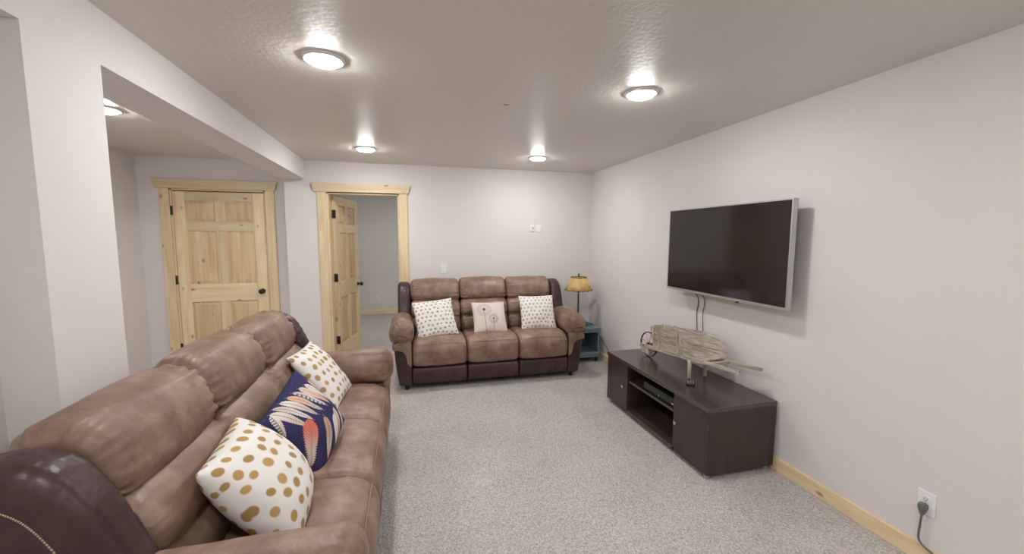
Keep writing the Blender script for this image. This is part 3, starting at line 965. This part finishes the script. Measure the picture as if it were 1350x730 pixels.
for k in range(4):                                         # front board planks, upright
    xa_, xb2 = 2.128 + 0.0225 * k, 2.149 + 0.0225 * k
    bm = BM()
    vs = []
    for h in (0.012, 0.20):
        kk = 1 + 0.36 * h / 0.2
        for a, b_ in ((xa_, 0), (xb2, 0), (xb2, 1), (xa_, 1)):
            vs.append(bm.verts.new((2.172 + (a - 2.172) * kk, sl(0.205 - 0.03 * h / 0.2 - 0.010 * b_), hz(0.19, h))))
    for f in ((0, 1, 2, 3), (7, 6, 5, 4), (0, 4, 5, 1), (1, 5, 6, 2), (2, 6, 7, 3), (3, 7, 4, 0)):
        bm.faces.new([vs[q] for q in f])
    obj('front_plank', bm, M['barrow_v'], WB, off)
for k in range(3):                                         # floor planks
    s0, s1 = 0.20 + 0.21 * k, 0.405 + 0.21 * k
    bm = BM()
    vs = []
    for s in (s0, s1):
        for a, b_ in ((-1, 0), (1, 0), (1, 1), (-1, 1)):
            vs.append(bm.verts.new((rail_x(s, a), sl(s), hz(s, 0.014 + 0.010 * b_))))
    for f in ((0, 1, 2, 3), (7, 6, 5, 4), (0, 4, 5, 1), (1, 5, 6, 2), (2, 6, 7, 3), (3, 7, 4, 0)):
        bm.faces.new([vs[q] for q in f])
    obj('floor_plank', bm, M['barrow'], WB, off)
bm = BM(); box(bm, rail_x(0.87, -1), rail_x(0.87, 1), sl(0.885), sl(0.855), hz(0.87, -0.010), hz(0.87, 0.012))
obj('cross_bar', bm, M['barrow'], WB, off)
# wheel
cw = Vector((2.170, 3.225, zt + 0.1165))
bm = BM(); lathe(bm, [(0.109, -0.006), (0.116, -0.006), (0.116, 0.006), (0.109, 0.006), (0.109, -0.006)], 'x', cw, 40, cap=False)
wr_ = obj('wheel_rim', bm, M['iron'], WB, off)
for k in range(8):
    a = math.pi / 4 * k + 0.3
    bm = BM(); tube(bm, [cw + Vector((0, math.cos(a), math.sin(a))) * 0.012, cw + Vector((0, math.cos(a), math.sin(a))) * 0.110], 0.0042, 6)
    obj('spoke', bm, M['barrow_v'], WB, off)
bm = BM(); lathe(bm, [(0.006, -0.062), (0.006, -0.016), (0.017, -0.014), (0.017, 0.014), (0.006, 0.016), (0.006, 0.062)], 'x', cw, 16)
obj('axle_hub', bm, M['iron'], WB, off, smooth=False)

# ------------------------------------------------------------------ side table and lamp
ST = empty('side_table', (2.16, 4.82, 0))
off = ST.location.copy()
tag(ST, 'blue-green painted cube side table with open front on casters beside the back sofa', 'side table')
x0, x1, y0, y1, z0, z1 = 1.99, 2.335, 4.61, 5.03, 0.065, 0.445
bxo('top', M['teal'], ST, (x0 - 0.006, x1 + 0.006, y0 - 0.006, y1 + 0.004, z1 - 0.03, z1), off, bevel=0.006)
bxo('bottom', M['teal'], ST, (x0, x1, y0, y1, z0, z0 + 0.06), off, bevel=0.004)
for a, b_ in ((x0, x0 + 0.022), (x1 - 0.022, x1)):
    bxo('side_panel', M['teal'], ST, (a, b_, y0 + 0.002, y1, z0 + 0.0605, z1 - 0.0305), off, bevel=0.003)
bxo('back_panel', M['teal'], ST, (x0 + 0.0225, x1 - 0.0225, y1 - 0.02, y1, z0 + 0.0605, z1 - 0.0305), off)
bxo('face_rail', M['teal'], ST, (x0 + 0.0225, x1 - 0.0225, y0, y0 + 0.02, z1 - 0.06, z1 - 0.0305), off, bevel=0.003)
for x in (x0 + 0.04, x1 - 0.03):
    for y in (y0 + 0.035, y1 - 0.04):
        bm = BM(); lathe(bm, [(0.024, -0.011), (0.026, -0.008), (0.026, 0.008), (0.024, 0.011)], 'x', (x, y, 0.0262), 20)
        box(bm, x - 0.016, x + 0.016, y - 0.012, y + 0.012, 0.050, 0.0655)
        obj('caster', bm, M['black'], ST, off)

LP = empty('table_lamp', (2.112, 4.79, 0.445))
off = LP.location.copy()
tag(LP, 'table lamp with parchment yellow cone shade and slim brass pole on the side table', 'lamp')
lx, ly = 2.112, 4.79
bm = BM(); lathe(bm, [(0.122, 0.4453), (0.125, 0.452), (0.110, 0.462), (0.030, 0.470), (0.014, 0.482)], 'z', (lx, ly, 0), 32)
obj('base', bm, M['bronze'], LP, off, smooth=True)
bm = BM(); lathe(bm, [(0.010, 0.470), (0.010, 0.84), (0.014, 0.845), (0.008, 0.86), (0.008, 0.93)], 'z', (lx, ly, 0), 14)
obj('pole', bm, M['pole'], LP, off, smooth=True)
bm = BM(); lathe(bm, [(0.016, 0.88), (0.018, 0.89), (0.018, 0.945), (0.014, 0.95)], 'z', (lx, ly, 0), 16)
obj('socket', bm, M['bronze'], LP, off, smooth=True)
bm = BM()
nseg = 8
for k in range(nseg):                                      # eight flat parchment facets with a slightly scalloped hem
    pass
lathe(bm, [(0.176, 0.912), (0.140, 0.980), (0.098, 1.075)], 'z', (lx, ly, 0), 40, cap=False)
sh = obj('shade', bm, M['shade'], LP, off, smooth=True)
md = sh.modifiers.new('thickness', 'SOLIDIFY'); md.thickness = 0.003
for r_, z, rr in ((0.177, 0.912, 0.0045), (0.099, 1.075, 0.0045)):
    bm = BM(); tube(bm, [Vector((lx + r_ * math.cos(2 * math.pi * k / 40), ly + r_ * math.sin(2 * math.pi * k / 40), z + (0.004 * math.sin(k * 2.1)))) for k in range(40)], rr, 6, closed=True)
    obj('lacing', bm, M['shade_trim'], LP, off, smooth=True)
bm = BM()
for k in range(3):
    a = 2 * math.pi * k / 3 + 0.4
    tube(bm, [(lx, ly, 1.085), (lx + 0.097 * math.cos(a), ly + 0.097 * math.sin(a), 1.073)], 0.002, 6)
tube(bm, [(lx, ly, 0.93), (lx, ly, 1.09)], 0.004, 8)
obj('shade_spider', bm, M['bronze'], LP, off)
bm = BM(); lathe(bm, [(0.005, 1.085), (0.010, 1.094), (0.010, 1.108), (0.006, 1.118), (0.003, 1.128)], 'z', (lx, ly, 0), 14)
obj('finial', bm, M['bronze'], LP, off, smooth=True)
cable('lamp_cord', [(2.243, 4.815, 0.450), (2.30, 4.84, 0.4505), (2.334, 4.85, 0.4505), (2.352, 4.84, 0.43), (2.380, 4.75, 0.33), (2.392, 4.60, 0.25), (2.399, 4.50, 0.17), (2.380, 4.40, 0.012), (2.375, 4.2, 0.006)], 0.004, M['cord_grey'], 'grey lamp cord curving down the right wall beside the side table')

# ------------------------------------------------------------------ wall plates and outlets
def plate_on(axis, c, label, cat, kind, name, plug=False):
    """axis 'x': on the right wall facing -x. axis 'y': on a wall facing -y."""
    r_ = empty(name, c, math.radians(-90) if axis == 'x' else 0.0)
    # local: plate in x-z, facing -y
    w2, h2 = (0.036, 0.058)
    if kind == 'thermostat': w2, h2 = 0.030, 0.048
    if kind == 'double': w2, h2 = 0.041, 0.055
    bxo('cover_plate', M['plastic'], r_, (-w2, w2, -0.006, 0, -h2, h2), bevel=0.003)
    if kind == 'outlet':
        for s in (1, -1):
            bm = BM(); lathe(bm, [(0.016, -0.006), (0.016, -0.0085)], 'y', (0, 0, s * 0.020), 20)
            f = obj('receptacle', bm, M['plastic'], r_)
            for dx, hh in ((-0.006, 0.004), (0.006, 0.005)):
                bxo('slot', M['slot'], f, (dx - 0.001, dx + 0.001, -0.0022, 0.0, 0.003 - hh, 0.003 + hh))
            bm = BM(); lathe(bm, [(0.0025, -0.0022), (0.0025, 0)], 'y', (0, 0, -0.008), 10)
            obj('slot', bm, M['slot'], f)
    elif kind in ('switch', 'double'):
        for dx in ((0,) if kind == 'switch' else (-0.018, 0.018)):
            bxo('rocker', M['plastic'], r_, (dx - 0.012, dx + 0.012, -0.011, -0.0055, -0.030, 0.030), bevel=0.002)
    else:
        bxo('dial_face', M['plastic'], r_, (-0.022, 0.022, -0.018, -0.0055, -0.036, 0.036), bevel=0.004)
        bxo('readout', plain('grey_readout', (0.35, 0.37, 0.36), 0.3), r_, (-0.004, 0.018, -0.0192, -0.0175, -0.008, 0.012))
    if kind in ('outlet', 'switch'):
        for z in ((0,) if kind == 'outlet' else (-0.045, 0.045)):
            bm = BM(); lathe(bm, [(0.003, -0.006), (0.003, -0.0072)], 'y', (0, 0, z), 10)
            obj('screw', bm, M['silver'], r_)
    return tag(r_, label, cat)
plate_on('x', (XR, 1.286, 0.305), 'white wall outlet low on the right wall with a grey plug in it', 'outlet', 'outlet', 'wall_outlet')
plate_on('y', (0.421, YB, 1.19), 'white light switch on the back wall right of the open doorway', 'switch', 'switch', 'light_switch')
plate_on('y', (1.574, YB, 1.70), 'small white thermostat, left one of the pair on the back wall', 'thermostat', 'thermostat', 'thermostat')
plate_on('y', (1.664, YB, 1.70), 'white double switch plate, right one of the pair on the back wall', 'switch', 'double', 'switch_plate')
plate_on('y', (-0.627, 8.65, 0.322), 'white wall outlet low on the bedroom wall seen through the doorway', 'outlet', 'outlet', 'wall_outlet')

PC = empty('power_cord', (XR - 0.02, 1.286, 0.285))
off = PC.location.copy()
tag(PC, 'grey power cord plugged into the outlet on the right wall, running down to the floor', 'cord')
bm = BM()
py, pz = 1.289, 0.286
vs = []
for z, hy, xo, xi_ in ((pz + 0.018, 0.017, 0.034, 0.0085), (pz - 0.002, 0.018, 0.036, 0.0085), (pz - 0.030, 0.009, 0.030, 0.010), (pz - 0.042, 0.006, 0.027, 0.015)):
    vs.append([bm.verts.new((XR - a, py + b_, z)) for a, b_ in ((xi_, -hy), (xo, -hy * 0.8), (xo, hy * 0.8), (xi_, hy))])
for a, b_ in zip(vs, vs[1:]):
    for k in range(4):
        bm.faces.new((a[k], a[(k + 1) % 4], b_[(k + 1) % 4], b_[k]))
bm.faces.new(vs[0]); bm.faces.new(vs[-1])
obj('plug', bm, M['cord_grey'], PC, off, bevel=0.003)
bm = BM(); tube(bm, smooth_path([(XR - 0.021, py, pz - 0.038), (XR - 0.022, py + 0.002, 0.20), (XR - 0.023, py + 0.002, 0.125), (XR - 0.022, py - 0.02, 0.098), (XR - 0.021, py - 0.07, 0.080), (XR - 0.022, py - 0.14, 0.040), (XR - 0.05, py - 0.25, 0.0055), (XR - 0.08, py - 0.5, 0.0055)], 8), 0.0048, 8)
obj('cable', bm, M['cord_grey'], PC, off, smooth=True)
